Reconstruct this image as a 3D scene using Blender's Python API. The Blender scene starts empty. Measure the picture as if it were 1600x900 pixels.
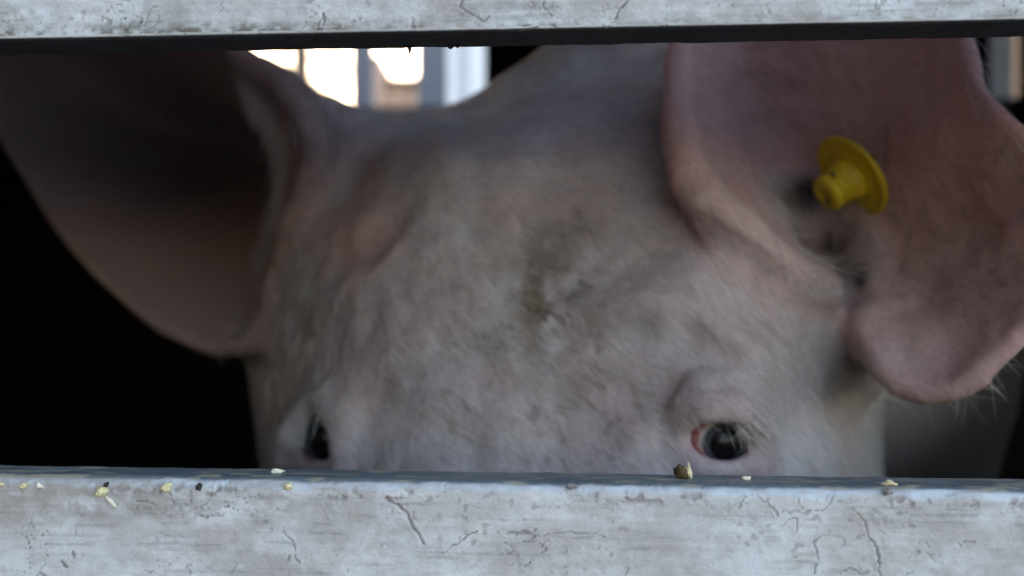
import bpy, bmesh, math, random
import numpy as np
from mathutils import Vector, Matrix, noise as mnoise

random.seed(7)
rng = np.random.default_rng(11)
R = math.radians
scene = bpy.context.scene
C = scene.collection

# ------------------------------------------------------------------ camera, sky, sun, exposure
CAM_Z = 1.5
K = 0.9 / 1600.0                       # metres per photo pixel at one metre
cam_data = bpy.data.cameras.new('camera')
cam = bpy.data.objects.new('camera', cam_data)
C.objects.link(cam)
cam.location = (0, 0, CAM_Z)
cam.rotation_euler = (R(90), 0, 0)
cam_data.sensor_width = 36.0
cam_data.lens = 36.0 / 0.9
cam_data.clip_start = 0.02
cam_data.clip_end = 3000
cam_data.dof.use_dof = True
cam_data.dof.focus_distance = 0.340
cam_data.dof.aperture_fstop = 8.0
scene.camera = cam

SUN_EL, SUN_AZ = R(7), R(-27)          # azimuth from +Y, negative is to the left of the view
world = bpy.data.worlds.new('World')
scene.world = world
world.use_nodes = True
wn = world.node_tree
bg = wn.nodes['Background']
sky = wn.nodes.new('ShaderNodeTexSky')
sky.sky_type = 'NISHITA'
sky.sun_disc = False
sky.sun_elevation = SUN_EL
sky.sun_rotation = SUN_AZ
sky.air_density = 1.0
sky.dust_density = 1.5
sky.ozone_density = 1.2
wn.links.new(sky.outputs[0], bg.inputs['Color'])
bg.inputs['Strength'].default_value = 0.12

sun_data = bpy.data.lights.new('sun', 'SUN')
sun_data.energy = 2.0
sun_data.angle = R(0.6)
sun_data.color = (1.0, 0.78, 0.55)
sun = bpy.data.objects.new('sun', sun_data)
C.objects.link(sun)
sd = Vector((math.sin(SUN_AZ) * math.cos(SUN_EL), math.cos(SUN_AZ) * math.cos(SUN_EL), math.sin(SUN_EL)))
sun.rotation_euler = sd.to_track_quat('Z', 'Y').to_euler()
sun.location = (0, 0, 12)

scene.view_settings.view_transform = 'Standard'
scene.view_settings.look = 'None'
scene.view_settings.gamma = 1.0
scene.view_settings.use_curve_mapping = False
scene.view_settings.exposure = 3.35
scene.view_settings.use_white_balance = True
scene.view_settings.white_balance_temperature = 7000
scene.view_settings.white_balance_tint = 25
scene.render.engine = 'CYCLES'
scene.cycles.use_denoising = True
scene.cycles.max_bounces = 8
scene.cycles.diffuse_bounces = 5
scene.cycles.sample_clamp_indirect = 8.0


# ------------------------------------------------------------------ helpers
def P(px, py, Y):
    return np.array([(px - 800) * K * Y, Y, (450 - py) * K * Y])


def tag(o, label=None, cat=None, group=None, kind=None):
    for k, v in (('label', label), ('category', cat), ('group', group), ('kind', kind)):
        if v:
            o[k] = v
    return o


def empty(name, loc, rz=0.0):
    o = bpy.data.objects.new(name, None)
    C.objects.link(o)
    o.location = loc
    o.rotation_euler = (0, 0, rz)
    o.empty_display_size = 0.05
    return o


def mesh_obj(name, verts, faces, mats, parent=None, smooth=True, col=None, loc=(0, 0, 0), attrs=None):
    me = bpy.data.meshes.new(name)
    v = np.asarray(verts, dtype=np.float32)
    if isinstance(faces, np.ndarray):
        n = faces.shape[1]
        me.vertices.add(len(v))
        me.vertices.foreach_set('co', v.ravel())
        me.loops.add(faces.size)
        me.loops.foreach_set('vertex_index', faces.astype(np.int32).ravel())
        me.polygons.add(len(faces))
        me.polygons.foreach_set('loop_start', np.arange(0, faces.size, n, dtype=np.int32))
        me.update(calc_edges=True)
        me.validate()
    else:
        me.from_pydata([tuple(map(float, q)) for q in v], [], faces)
    me.polygons.foreach_set('use_smooth', np.full(len(me.polygons), smooth))
    if not isinstance(mats, (list, tuple)):
        mats = [mats]
    for m in mats:
        me.materials.append(m)
    if col is not None:
        a = me.color_attributes.new('Col', 'FLOAT_COLOR', 'POINT')
        c4 = np.ones((len(v), 4), np.float32)
        c4[:, :3] = col
        a.data.foreach_set('color', c4.ravel())
    for k, arr in (attrs or {}).items():
        a = me.attributes.new(k, 'FLOAT', 'POINT')
        a.data.foreach_set('value', np.asarray(arr, np.float32))
    me.update()
    o = bpy.data.objects.new(name, me)
    C.objects.link(o)
    o.location = loc
    if parent:
        o.parent = parent
    return o


def bm_obj(name, bm, mat, parent=None, smooth=False, loc=(0, 0, 0), rz=0.0):
    me = bpy.data.meshes.new(name)
    bmesh.ops.recalc_face_normals(bm, faces=bm.faces)
    bm.to_mesh(me)
    bm.free()
    me.polygons.foreach_set('use_smooth', np.full(len(me.polygons), smooth))
    me.materials.append(mat)
    o = bpy.data.objects.new(name, me)
    C.objects.link(o)
    o.location = loc
    o.rotation_euler = (0, 0, rz)
    if parent:
        o.parent = parent
    return o


def box(bm, lo, hi, bev=0.0):
    r = bmesh.ops.create_cube(bm, size=1.0)
    vs = r['verts']
    for v in vs:
        v.co = Vector([lo[i] + (v.co[i] + 0.5) * (hi[i] - lo[i]) for i in range(3)])
    if bev > 0:
        es = list({e for v in vs for e in v.link_edges})
        bmesh.ops.bevel(bm, geom=es, offset=bev, segments=2, affect='EDGES', profile=0.5)


def box_obj(name, lo, hi, mat, parent=None, bev=0.004, loc=(0, 0, 0), rz=0.0):
    bm = bmesh.new()
    box(bm, lo, hi, bev)
    return bm_obj(name, bm, mat, parent, False, loc, rz)


# value noise on arrays of points
def _hash(i, j, k, seed):
    h = (i.astype(np.int64) * 73856093) ^ (j.astype(np.int64) * 19349663) ^ (k.astype(np.int64) * 83492791) ^ (seed * 2654435761)
    h = (h ^ (h >> 13)) * 1274126177 & 0x7fffffff
    h = (h ^ (h >> 16)) * 668265263 & 0x7fffffff
    h ^= h >> 15
    return (h & 0xffffff).astype(np.float64) / 0xffffff


def vnoise(p, seed=0):
    f = np.floor(p)
    t = p - f
    t = t * t * t * (t * (t * 6 - 15) + 10)
    i, j, k = [f[:, n].astype(np.int64) for n in range(3)]
    out = 0
    for dx in (0, 1):
        wx = t[:, 0] if dx else 1 - t[:, 0]
        for dy in (0, 1):
            wy = t[:, 1] if dy else 1 - t[:, 1]
            for dz in (0, 1):
                wz = t[:, 2] if dz else 1 - t[:, 2]
                out = out + wx * wy * wz * _hash(i + dx, j + dy, k + dz, seed)
    return out


def fbm(p, oct=4, seed=0, gain=0.5):
    a, s, tot = 1.0, 0.0, 0.0
    for o in range(oct):
        s = s + a * vnoise(p * (2.03 ** o) + 17.3 * o, seed + o)
        tot += a
        a *= gain
    return s / tot


def sstep(a, b, x):
    t = np.clip((x - a) / (b - a), 0, 1)
    return t * t * (3 - 2 * t)


# ------------------------------------------------------------------ materials
def new_mat(name):
    m = bpy.data.materials.new(name)
    m.use_nodes = True
    nt = m.node_tree
    return m, nt, nt.nodes['Principled BSDF']


def simple_mat(name, col, rough=0.7, metal=0.0, scale=20.0, var=0.25, bump=0.0, stretch=(1, 1, 1), spec=0.4):
    m, nt, b = new_mat(name)
    tc = nt.nodes.new('ShaderNodeTexCoord')
    mp = nt.nodes.new('ShaderNodeMapping')
    mp.inputs['Scale'].default_value = stretch
    no = nt.nodes.new('ShaderNodeTexNoise')
    no.inputs['Scale'].default_value = scale
    no.inputs['Detail'].default_value = 6
    no.inputs['Roughness'].default_value = 0.65
    rp = nt.nodes.new('ShaderNodeValToRGB')
    rp.color_ramp.elements[0].position = 0.3
    rp.color_ramp.elements[1].position = 0.7
    rp.color_ramp.elements[0].color = (*[c * (1 - var) for c in col], 1)
    rp.color_ramp.elements[1].color = (*[min(1, c * (1 + var)) for c in col], 1)
    L = nt.links.new
    L(tc.outputs['Object'], mp.inputs['Vector'])
    L(mp.outputs[0], no.inputs['Vector'])
    L(no.outputs['Fac'], rp.inputs['Fac'])
    L(rp.outputs['Color'], b.inputs['Base Color'])
    b.inputs['Roughness'].default_value = rough
    b.inputs['Metallic'].default_value = metal
    b.inputs['Specular IOR Level'].default_value = spec
    if bump:
        bp = nt.nodes.new('ShaderNodeBump')
        bp.inputs['Strength'].default_value = bump
        bp.inputs['Distance'].default_value = 0.01
        L(no.outputs['Fac'], bp.inputs['Height'])
        L(bp.outputs[0], b.inputs['Normal'])
    return m


def col_mat(name, rough=0.6, spec=0.4, sss=0.0, bump_scale=0.0, bump=0.0, rough_attr=None, metal_attr=None):
    m, nt, b = new_mat(name)
    L = nt.links.new
    a = nt.nodes.new('ShaderNodeAttribute')
    a.attribute_name = 'Col'
    L(a.outputs['Color'], b.inputs['Base Color'])
    b.inputs['Roughness'].default_value = rough
    b.inputs['Specular IOR Level'].default_value = spec
    if sss:
        b.inputs['Subsurface Weight'].default_value = sss
        b.inputs['Subsurface Radius'].default_value = (1.0, 0.4, 0.25)
        b.inputs['Subsurface Scale'].default_value = 0.004
    if bump:
        tc = nt.nodes.new('ShaderNodeTexCoord')
        no = nt.nodes.new('ShaderNodeTexNoise')
        no.inputs['Scale'].default_value = bump_scale
        no.inputs['Detail'].default_value = 5
        bp = nt.nodes.new('ShaderNodeBump')
        bp.inputs['Strength'].default_value = bump
        bp.inputs['Distance'].default_value = 0.001
        L(tc.outputs['Object'], no.inputs['Vector'])
        L(no.outputs['Fac'], bp.inputs['Height'])
        L(bp.outputs[0], b.inputs['Normal'])
    for nm, sock in ((rough_attr, 'Roughness'), (metal_attr, 'Metallic')):
        if nm:
            ra = nt.nodes.new('ShaderNodeAttribute')
            ra.attribute_name = nm
            L(ra.outputs['Fac'], b.inputs[sock])
    return m


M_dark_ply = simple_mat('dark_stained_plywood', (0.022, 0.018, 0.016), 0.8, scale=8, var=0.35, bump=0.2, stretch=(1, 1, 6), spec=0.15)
M_roof = simple_mat('trailer_roof_sheet', (0.30, 0.31, 0.33), 0.6, scale=5, spec=0.2)
M_deck = simple_mat('dirty_deck', (0.03, 0.024, 0.018), 0.9, scale=14, bump=0.5, spec=0.1)
M_white_body = simple_mat('white_trailer_skin', (0.6, 0.61, 0.62), 0.5, scale=4, var=0.08)
M_slat = col_mat('weathered_white_paint', rough=0.55, spec=0.35, bump_scale=900, bump=0.25, rough_attr='rough', metal_attr='metal')
M_ground = simple_mat('muddy_grass_ground', (0.06, 0.065, 0.03), 0.95, scale=1.5, var=0.5, bump=0.4, spec=0.1)
M_yard = simple_mat('pale_concrete_yard', (0.44, 0.435, 0.43), 0.9, scale=2.5, var=0.2, bump=0.2, spec=0.2)
M_grey_steel = simple_mat('grey_steel', (0.17, 0.175, 0.19), 0.6, 0.0, scale=10, var=0.15)
M_brown_wood = simple_mat('weathered_wood', (0.17, 0.13, 0.1), 0.85, scale=14, var=0.3, stretch=(6, 6, 0.6), bump=0.3)
M_barn_white = simple_mat('white_cladding', (0.82, 0.83, 0.84), 0.55, scale=1.0, var=0.04)
M_barn_joint = simple_mat('grey_joint_strip', (0.5, 0.52, 0.55), 0.5, scale=3, var=0.06)
M_tile = simple_mat('roof_tile', (0.2, 0.1, 0.07), 0.85, scale=6, var=0.3)
M_render = simple_mat('pink_render', (0.55, 0.38, 0.3), 0.9, scale=3, var=0.12)
M_glass = simple_mat('window_glass', (0.05, 0.06, 0.07), 0.1, scale=2, var=0.1, spec=0.8)
M_bark = simple_mat('bark', (0.08, 0.06, 0.045), 0.9, scale=12, var=0.4, stretch=(3, 3, 0.5), bump=0.4)
M_concrete = simple_mat('grey_concrete', (0.3, 0.3, 0.3), 0.85, scale=3, var=0.15)
M_navy = simple_mat('dark_blue_paint', (0.02, 0.03, 0.06), 0.5, scale=8, var=0.15)


# ------------------------------------------------------------------ ground
def sheet(name, x0, x1, y0, y1, z, mat, n=1):
    bm = bmesh.new()
    bmesh.ops.create_grid(bm, x_segments=n, y_segments=n, size=0.5)
    for v in bm.verts:
        v.co.x = x0 + (v.co.x + 0.5) * (x1 - x0)
        v.co.y = y0 + (v.co.y + 0.5) * (y1 - y0)
        v.co.z = z
    o = bm_obj(name, bm, mat)
    o['kind'] = 'structure'
    return o


sheet('ground', -900, 900, -900, 900, 0.0, M_ground, 8)
sheet('yard', -14, 16, -14, 14, 0.004, M_yard, 4)

# ------------------------------------------------------------------ livestock trailer
TA = R(4.8)
T0 = np.array([0.0, 0.33, 0.0])
EX = np.array([math.cos(TA), -math.sin(TA), 0.0])
EY = np.array([math.sin(TA), math.cos(TA), 0.0])
trailer = empty('livestock_trailer', (0, 0.33, 0), -TA)
tag(trailer, 'weathered white livestock trailer whose slatted side fills the front of the view', 'trailer')


def onwall(px, py, d):
    """trailer coordinates (x along the side, height above the ground) where a photo pixel meets the plane d metres inside"""
    r = np.array([(px - 800) * K, 1.0, (450 - py) * K])
    t = (d + T0 @ EY) / (r @ EY)
    q = r * t
    return (q - T0) @ EX, q[2] + CAM_Z


DECK = 0.84
ROOF = 2.55
X0, X1 = -2.6, 2.9
WID = 2.40
TH = 0.0215
GAP_LO, GAP_HI = -0.0563 + CAM_Z, 0.0745 + CAM_Z
SLAT_H = 0.135


def polyline_dist(px, pz, pts):
    d = np.full(px.shape, 1e9)
    for (ax, az), (bx, bz) in zip(pts[:-1], pts[1:]):
        vx, vz = bx - ax, bz - az
        L2 = vx * vx + vz * vz + 1e-12
        t = np.clip(((px - ax) * vx + (pz - az) * vz) / L2, 0, 1)
        d = np.minimum(d, np.hypot(px - ax - t * vx, pz - az - t * vz))
    return d


def make_slat(name, z0, z1, edge, cracks, worn, label):
    """rounded plank profile swept along the side; the visible edge band is finely divided so its flaking paint is real relief"""
    r = 0.0042 if edge == 'top' else 0.0016
    prof = []
    h = 0.00045

    def seg(a, b, step):
        n = max(1, int(math.ceil(math.hypot(b[0] - a[0], b[1] - a[1]) / step)))
        for i in range(n):
            prof.append((a[0] + (b[0] - a[0]) * i / n, a[1] + (b[1] - a[1]) * i / n))

    def arc(cy, cz, a0, a1, n):
        for i in range(n):
            a = a0 + (a1 - a0) * i / n
            prof.append((cy + r * math.cos(a), cz + r * math.sin(a)))
    FV = 0.052
    PI = math.pi
    if edge == 'top':
        seg((0, z0 + r), (0, z1 - FV), 0.02)
        seg((0, z1 - FV), (0, z1 - r), h)
        arc(r, z1 - r, PI, PI / 2, 14)
        seg((r, z1), (TH - r, z1), 0.0008)
        arc(TH - r, z1 - r, PI / 2, 0, 8)
        seg((TH, z1 - r), (TH, z0 + r), 0.02)
        arc(TH - r, z0 + r, 0, -PI / 2, 4)
        seg((TH - r, z0), (r, z0), 0.006)
        arc(r, z0 + r, -PI / 2, -PI, 4)
    else:
        seg((0, z0 + r), (0, z0 + FV), h)
        seg((0, z0 + FV), (0, z1 - r), 0.02)
        arc(r, z1 - r, PI, PI / 2, 4)
        seg((r, z1), (TH - r, z1), 0.006)
        arc(TH - r, z1 - r, PI / 2, 0, 4)
        seg((TH, z1 - r), (TH, z0 + r), 0.02)
        arc(TH - r, z0 + r, 0, -PI / 2, 8)
        seg((TH - r, z0), (r, z0), 0.0008)
        arc(r, z0 + r, -PI / 2, -PI, 14)
    prof = np.array(prof)
    xs = np.concatenate([np.linspace(X0 + .04, -0.2, 25)[:-1], np.arange(-0.2, 0.19, 0.00045), np.linspace(0.19, X1 - .04, 28)])
    nx, npf = len(xs), len(prof)
    V = np.zeros((nx, npf, 3))
    V[:, :, 0] = xs[:, None]
    V[:, :, 1] = prof[None, :, 0]
    V[:, :, 2] = prof[None, :, 1]
    # outward normals of the profile
    nxt, prv = np.roll(prof, -1, 0), np.roll(prof, 1, 0)
    tg = nxt - prv
    nrm = np.stack([-tg[:, 1], tg[:, 0]], 1)
    nrm /= np.linalg.norm(nrm, axis=1)[:, None] + 1e-12
    if edge:
        ctr = prof.mean(0)
        if np.mean(np.sum(nrm * (prof - ctr), 1)) < 0:
            nrm = -nrm
    p = V.reshape(-1, 3)
    # unrolled coordinates on the paint skin: along x, and arc length measured from the worn edge
    dl = np.r_[0, np.cumsum(np.linalg.norm(np.diff(prof, axis=0), axis=1))]
    ei = int(np.argmin(np.abs(prof[:, 0] - 0) + np.abs(prof[:, 1] - ((z1 - r) if edge == 'top' else (z0 + r)))))
    s = np.tile(np.abs(dl - dl[ei]), nx)
    xx = p[:, 0]
    yy, zz = p[:, 1], p[:, 2]
    q = np.stack([xx, yy, zz], 1)
    front = sstep(0.004, 0.001, yy)
    # ---- base paint: mottled off-white, streaks along the plank
    big = fbm(q * np.array([40, 40, 60]), 6, 1, 0.62)
    strk = fbm(q * np.array([55, 80, 300]), 5, 5, 0.6)
    fine = fbm(q * np.array([420, 420, 520]), 3, 9)
    mid = fbm(q * np.array([110, 110, 170]), 4, 13)
    warm = sstep(0.38, 0.68, fbm(q * np.array([50, 50, 80]), 6, 23, 0.62))
    c_light = np.array([0.62, 0.625, 0.62])
    c_grey = np.array([0.48, 0.475, 0.465])
    c_brown = np.array([0.38, 0.34, 0.31])
    t = sstep(0.36, 0.66, 0.55 * big + 0.25 * strk + 0.2 * mid)[:, None]
    col = c_grey * (1 - t) + c_light * t
    col = col * (1 - 0.52 * warm[:, None]) + c_brown * 0.52 * warm[:, None]
    ds = sstep(0.58, 0.74, strk) * sstep(0.45, 0.6, mid)
    col = col * (1 - 0.16 * ds[:, None])
    col *= (0.86 + 0.28 * fine)[:, None]
    grain = fbm(q * np.array([45, 200, 900]), 4, 17, 0.6)
    col *= (0.88 + 0.24 * grain)[:, None]
    # chalky light patches
    ch = sstep(0.50, 0.70, fbm(q * np.array([70, 70, 120]), 6, 31, 0.62))[:, None]
    col = col * (1 - 0.5 * ch) + np.array([0.66, 0.69, 0.70]) * 0.5 * ch
    disp = (mid - 0.5) * 0.0006 + (fine - 0.5) * 0.00022
    # ---- fine wandering cracks: zero lines of a warped noise, only where the paint is loose
    wq = q * np.array([95, 95, 120])
    w = fbm(wq * 1.1 + 3.0 * np.stack([fbm(wq * 0.7, 3, 41), fbm(wq * 0.7, 3, 43), fbm(wq * 0.7, 3, 45)], 1), 3, 47)
    loose = sstep(0.56, 0.68, fbm(q * np.array([36, 36, 50]), 3, 53))
    near_edge = np.exp(-(s / 0.010) ** 2)
    cl = sstep(0.014, 0.004, np.abs(w - 0.5)) * np.clip(loose + 0.45 * near_edge * sstep(0.45, 0.62, mid), 0, 1) * front
    col = col * (1 - 0.72 * cl[:, None]) + np.array([0.075, 0.06, 0.05]) * 0.72 * cl[:, None]
    disp -= cl * 0.0005
    lip = sstep(0.05, 0.016, np.abs(w - 0.505)) * loose * front
    disp += lip * 0.0001
    # ---- the larger cracks and peeling curls seen in the photograph
    jx = xx + (fbm(q * 260, 3, 61) - 0.5) * 0.0028
    jz = zz + (fbm(q * 260, 3, 67) - 0.5) * 0.0028
    for wdt, dark, pts in cracks:
        dark *= 0.85
        pp = [onwall(a, b, 0.0) for a, b in pts]
        d = polyline_dist(jx, jz, pp)
        wv = wdt * (0.45 + 1.1 * fbm(q * 330, 2, 71))
        m = sstep(wv, wv * 0.35, d) * front * dark
        lipm = sstep(wv * 4, wv * 1.2, d) * front
        col = col * (1 + 0.04 * lipm[:, None])  # crack lips painted slightly lighter as a highlight
        col = col * (1 - m[:, None]) + np.array([0.07, 0.05, 0.042]) * m[:, None]
        disp += lipm * 0.00014 - m * 0.0006
    scr = sstep(0.60, 0.70, fbm(q * np.array([30, 200, 1000]), 3, 77)) * sstep(.4, .6, mid) * front
    col = col * (1 - 0.20 * scr[:, None])
    # specks
    sp = sstep(0.74, 0.80, fbm(q * 520, 2, 81)) * front
    sp = sp * 0.4 * sstep(.42, .62, big)
    col = col * (1 - sp[:, None]) + np.array([0.12, 0.09, 0.07]) * sp[:, None]
    rough = np.full(len(p), 0.6)
    metal = np.zeros(len(p))
    if worn:
        # worn arris tinted bluish white as sky highlight, bare bluish metal on the flat top
        jit = (fbm(q * np.array([130, 200, 400]), 5, 91) - 0.5) * 0.0030
        ar = sstep(0.0036, 0.0022, (z1 - zz) + jit)
        tp = sstep(0.0010, 0.0022, yy + jit * 0.5) * sstep(z1 - .004, z1 - .003, zz)
        arris = np.array([0.54, 0.60, 0.64]) * (0.75 + 0.4 * fbm(q * np.array([120, 300, 300]), 5, 93))[:, None]
        bare = np.array([0.14, 0.185, 0.205]) * (0.7 + 0.6 * fbm(q * np.array([90, 300, 300]), 5, 95))[:, None]
        col = col * (1 - ar[:, None]) + arris * ar[:, None]
        col = col * (1 - tp[:, None]) + bare * tp[:, None]
        e = np.maximum(ar, tp)
        rough = rough * (1 - e) + 0.38 * e
        metal = 0.25 * tp
        chip = sstep(0.52, 0.64, fbm(q * np.array([300, 300, 420]), 5, 101, 0.6)) * np.exp(-((s + 0.0002) / 0.0024) ** 2) * sstep(0.003, 0.002, yy) * sstep(.4, .55, fbm(q * np.array([60, 60, 60]), 3, 103))
        col = col * (1 - 0.7 * chip[:, None]) + np.array([0.20, 0.16, 0.15]) * 0.7 * chip[:, None]
        disp -= chip * 0.0006
        grime = np.exp(-((s - 0.004) / 0.0085) ** 2) * sstep(0.34, 0.60, 0.6 * mid + 0.4 * fine) * front * (0.55 + 0.6 * sstep(0.0, -0.15, xx))
        grime = np.clip(grime, 0, 1)
        col = col * (1 - 0.62 * grime[:, None]) + np.array([0.27, 0.235, 0.205]) * 0.62 * grime[:, None]
        scum = sstep(0.56, 0.64, fbm(q * np.array([120, 500, 300]), 4, 105)) * tp
        col = col * (1 - 0.6 * scum[:, None]) + np.array([0.36, 0.31, 0.2]) * 0.6 * scum[:, None]
        metal = metal * (1 - scum)
        rough = rough + 0.3 * scum
    else:
        # mossy grime along the lower arris and a near-black underside
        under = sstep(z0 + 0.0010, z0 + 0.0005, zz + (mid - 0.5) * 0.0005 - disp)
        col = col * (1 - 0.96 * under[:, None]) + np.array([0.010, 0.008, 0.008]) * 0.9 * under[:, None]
        left = sstep(0.02, -0.14, xx) * 0.8 + 0.3
        moss = np.exp(-(s / 0.0026) ** 2) * sstep(0.35, 0.70, fbm(q * np.array([330, 330, 420]), 6, 111, 0.65)) * left
        moss = np.clip(moss * 1.2, 0, 1)
        mc = np.array([0.13, 0.12, 0.085])
        col = col * (1 - 0.85 * moss[:, None]) + mc * 0.85 * moss[:, None]
        disp += moss * 0.0003
        rough = np.maximum(rough, 0.95 * under)
        rough = rough + 0.25 * moss
    fade = sstep(X0 + .05, X0 + .2, xx) * sstep(X1 - .05, X1 - .2, xx)
    V2 = p.copy()
    V2[:, 1] += np.tile(nrm[:, 0], nx) * disp * fade
    V2[:, 2] += np.tile(nrm[:, 1], nx) * disp * fade
    a = np.arange(nx - 1)[:, None] * npf
    b = np.arange(npf)[None, :]
    b2 = (b + 1) % npf
    F = np.stack([a + b, a + b2, a + npf + b2, a + npf + b], -1).reshape(-1, 4)
    # orient outwards
    c0 = V2[F[0]]
    o = mesh_obj(name, V2, F, M_slat, trailer, True, np.clip(col, 0, 1), attrs={'rough': np.clip(rough, 0, 1), 'metal': metal})
    # end caps
    if label:
        o['label'] = label
    return o


cracks_low = [
    (0.0006, 0.9, [(600, 778), (622, 792), (640, 815), (654, 832), (664, 850)]),
    (0.0003, 0.8, [(690, 862), (712, 850), (728, 838), (745, 832)]),
    (0.0003, 0.7, [(440, 828), (456, 848), (462, 870), (470, 880)]),
    (0.0003, 0.7, [(452, 868), (455, 880)]),
    (0.0003, 0.6, [(500, 788), (506, 800), (512, 808)]),
    (0.0004, 0.75, [(1335, 792), (1348, 815), (1358, 838), (1366, 862), (1374, 898)]),
    (0.0003, 0.75, [(1158, 790), (1164, 776), (1180, 774), (1198, 782), (1208, 792), (1214, 806)]),
    (0.0003, 0.7, [(1248, 778), (1246, 788), (1260, 798), (1284, 796), (1298, 786), (1302, 776)]),
    (0.0003, 0.7, [(1220, 826), (1234, 812), (1244, 812), (1247, 832)]),
    (0.00035, 0.75, [(1284, 838), (1272, 848), (1278, 862), (1276, 880), (1272, 898)]),
    (0.0003, 0.6, [(790, 834), (840, 833), (900, 834), (945, 835)]),
    (0.00025, 0.6, [(788, 845), (850, 846)]),
    (0.0003, 0.7, [(1496, 848), (1498, 856), (1504, 846), (1526, 848)]),
    (0.0003, 0.6, [(1318, 895), (1330, 890), (1345, 895), (1356, 888)]),
    (0.0004, 0.6, [(986, 890), (978, 898)]),
    (0.0003, 0.5, [(1378, 830), (1382, 836)]),
    (0.0004, 0.5, [(375, 880), (362, 895)]),
]
cracks_top = [
    (0.0004, 0.8, [(985, 0), (972, 15), (960, 28)]),
    (0.0004, 0.7, [(720, 0), (722, 14), (738, 22), (748, 32), (765, 26)]),
    (0.0003, 0.6, [(215, 18), (224, 26), (220, 34)]),
    (0.0003, 0.6, [(58, 20), (66, 34), (60, 44)]),
    (0.0004, 0.6, [(0, 30), (14, 36)]),
    (0.0003, 0.6, [(848, 4), (856, 18), (862, 26)]),
    (0.0003, 0.5, [(1040, 38), (1046, 46)]),
    (0.0003, 0.5, [(345, 4), (352, 12), (344, 20)]),
    (0.0003, 0.5, [(290, 44), (292, 54)]),
    (0.0003, 0.5, [(644, 28), (645, 50)]),
]
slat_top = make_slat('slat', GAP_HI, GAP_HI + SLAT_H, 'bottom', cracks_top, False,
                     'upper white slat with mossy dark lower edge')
slat_low = make_slat('slat', GAP_LO - SLAT_H, GAP_LO, 'top', cracks_low, True,
                     'lower white slat with cracked paint and bare bluish top edge')


# drips hanging under the upper slat
def drip(px, w, hgt):
    x, z = onwall(px, 75, TH * 0.75)
    bm = bmesh.new()
    bmesh.ops.create_icosphere(bm, subdivisions=2, radius=1.0)
    for v in bm.verts:
        k = 1.0 if v.co.z > 0 else (1 + v.co.z * 0.35)
        v.co = Vector((v.co.x * w * k, v.co.y * w * k, v.co.z * hgt))
    return bm_obj('drip', bm, M_deck, slat_top, True, (x, TH * 0.75, GAP_HI - hgt * 0.3))


drip(640, 0.0007, 0.0022)
drip(704, 0.0012, 0.0012)
drip(715, 0.0008, 0.001)

# above the upper slat: a closed panel with an unseen opening added to light the crown
VX0, VX1, VZ0, VZ1 = -0.07, 1.10, GAP_HI + SLAT_H + .004, GAP_HI + SLAT_H + .135
box_obj('side_panel', (X0 + .04, 0.002, VZ0), (VX0, TH, VZ1), M_white_body, trailer)
box_obj('side_panel', (VX1, 0.002, VZ0), (X1 - .04, TH, VZ1), M_white_body, trailer)
box_obj('side_panel', (X0 + .04, 0.002, VZ1 + .003), (X1 - .04, TH, ROOF), M_white_body, trailer)
box_obj('side_panel', (X0 + .04, 0.002, DECK), (X1 - .04, TH, GAP_LO - SLAT_H - .004), M_white_body, trailer)
box_obj('deck', (X0, 0.0, DECK - 0.09), (X1, WID, DECK - .002), M_deck, trailer)
box_obj('roof', (X0, 0.0, ROOF + .002), (X1, WID, ROOF + 0.05), M_roof, trailer)
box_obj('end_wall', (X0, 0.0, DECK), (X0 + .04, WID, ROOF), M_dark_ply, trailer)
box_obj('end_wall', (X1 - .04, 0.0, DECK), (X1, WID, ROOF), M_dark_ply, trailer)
# far side: dark boards below and above a long window slot, with one blind board between two openings
FX = lambda px: onwall(px, 120, WID - .04)[0]
WB = onwall(650, 166, WID - .04)[1]
WT = WB + 0.42
fy0, fy1 = WID - .04, WID
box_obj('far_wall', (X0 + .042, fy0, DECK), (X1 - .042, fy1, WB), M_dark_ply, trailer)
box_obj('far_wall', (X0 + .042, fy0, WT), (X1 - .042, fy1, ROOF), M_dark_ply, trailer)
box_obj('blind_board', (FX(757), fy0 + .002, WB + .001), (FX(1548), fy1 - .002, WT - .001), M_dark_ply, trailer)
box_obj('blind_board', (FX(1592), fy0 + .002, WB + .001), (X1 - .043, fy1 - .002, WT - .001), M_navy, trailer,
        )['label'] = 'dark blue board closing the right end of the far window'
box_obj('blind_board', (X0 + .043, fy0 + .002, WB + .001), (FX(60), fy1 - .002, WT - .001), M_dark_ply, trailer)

# ------------------------------------------------------------------ outside, beyond the far window
shed = empty('open_shed', (-0.5, 4.6, 0))
tag(shed, 'grey steel posts of an open shed standing against the bright sky', 'shed')
for pa, pb, Y, m in ((457, 480, 4.6, M_brown_wood), (549, 581, 4.6, M_grey_steel), (652, 697, 4.3, M_grey_steel), (250, 275, 4.6, M_brown_wood)):
    xa, xb = (pa - 800) * K * Y + .5, (pb - 800) * K * Y + .5
    box_obj('post', (xa, Y - 4.6, 0), (xb, Y - 4.6 + (xb - xa), 3.4), m, shed, 0.006)
box_obj('beam', (-1.3, -0.34, 3.404), (0.3, 0.12, 3.55), M_grey_steel, shed, 0.006)

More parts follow.
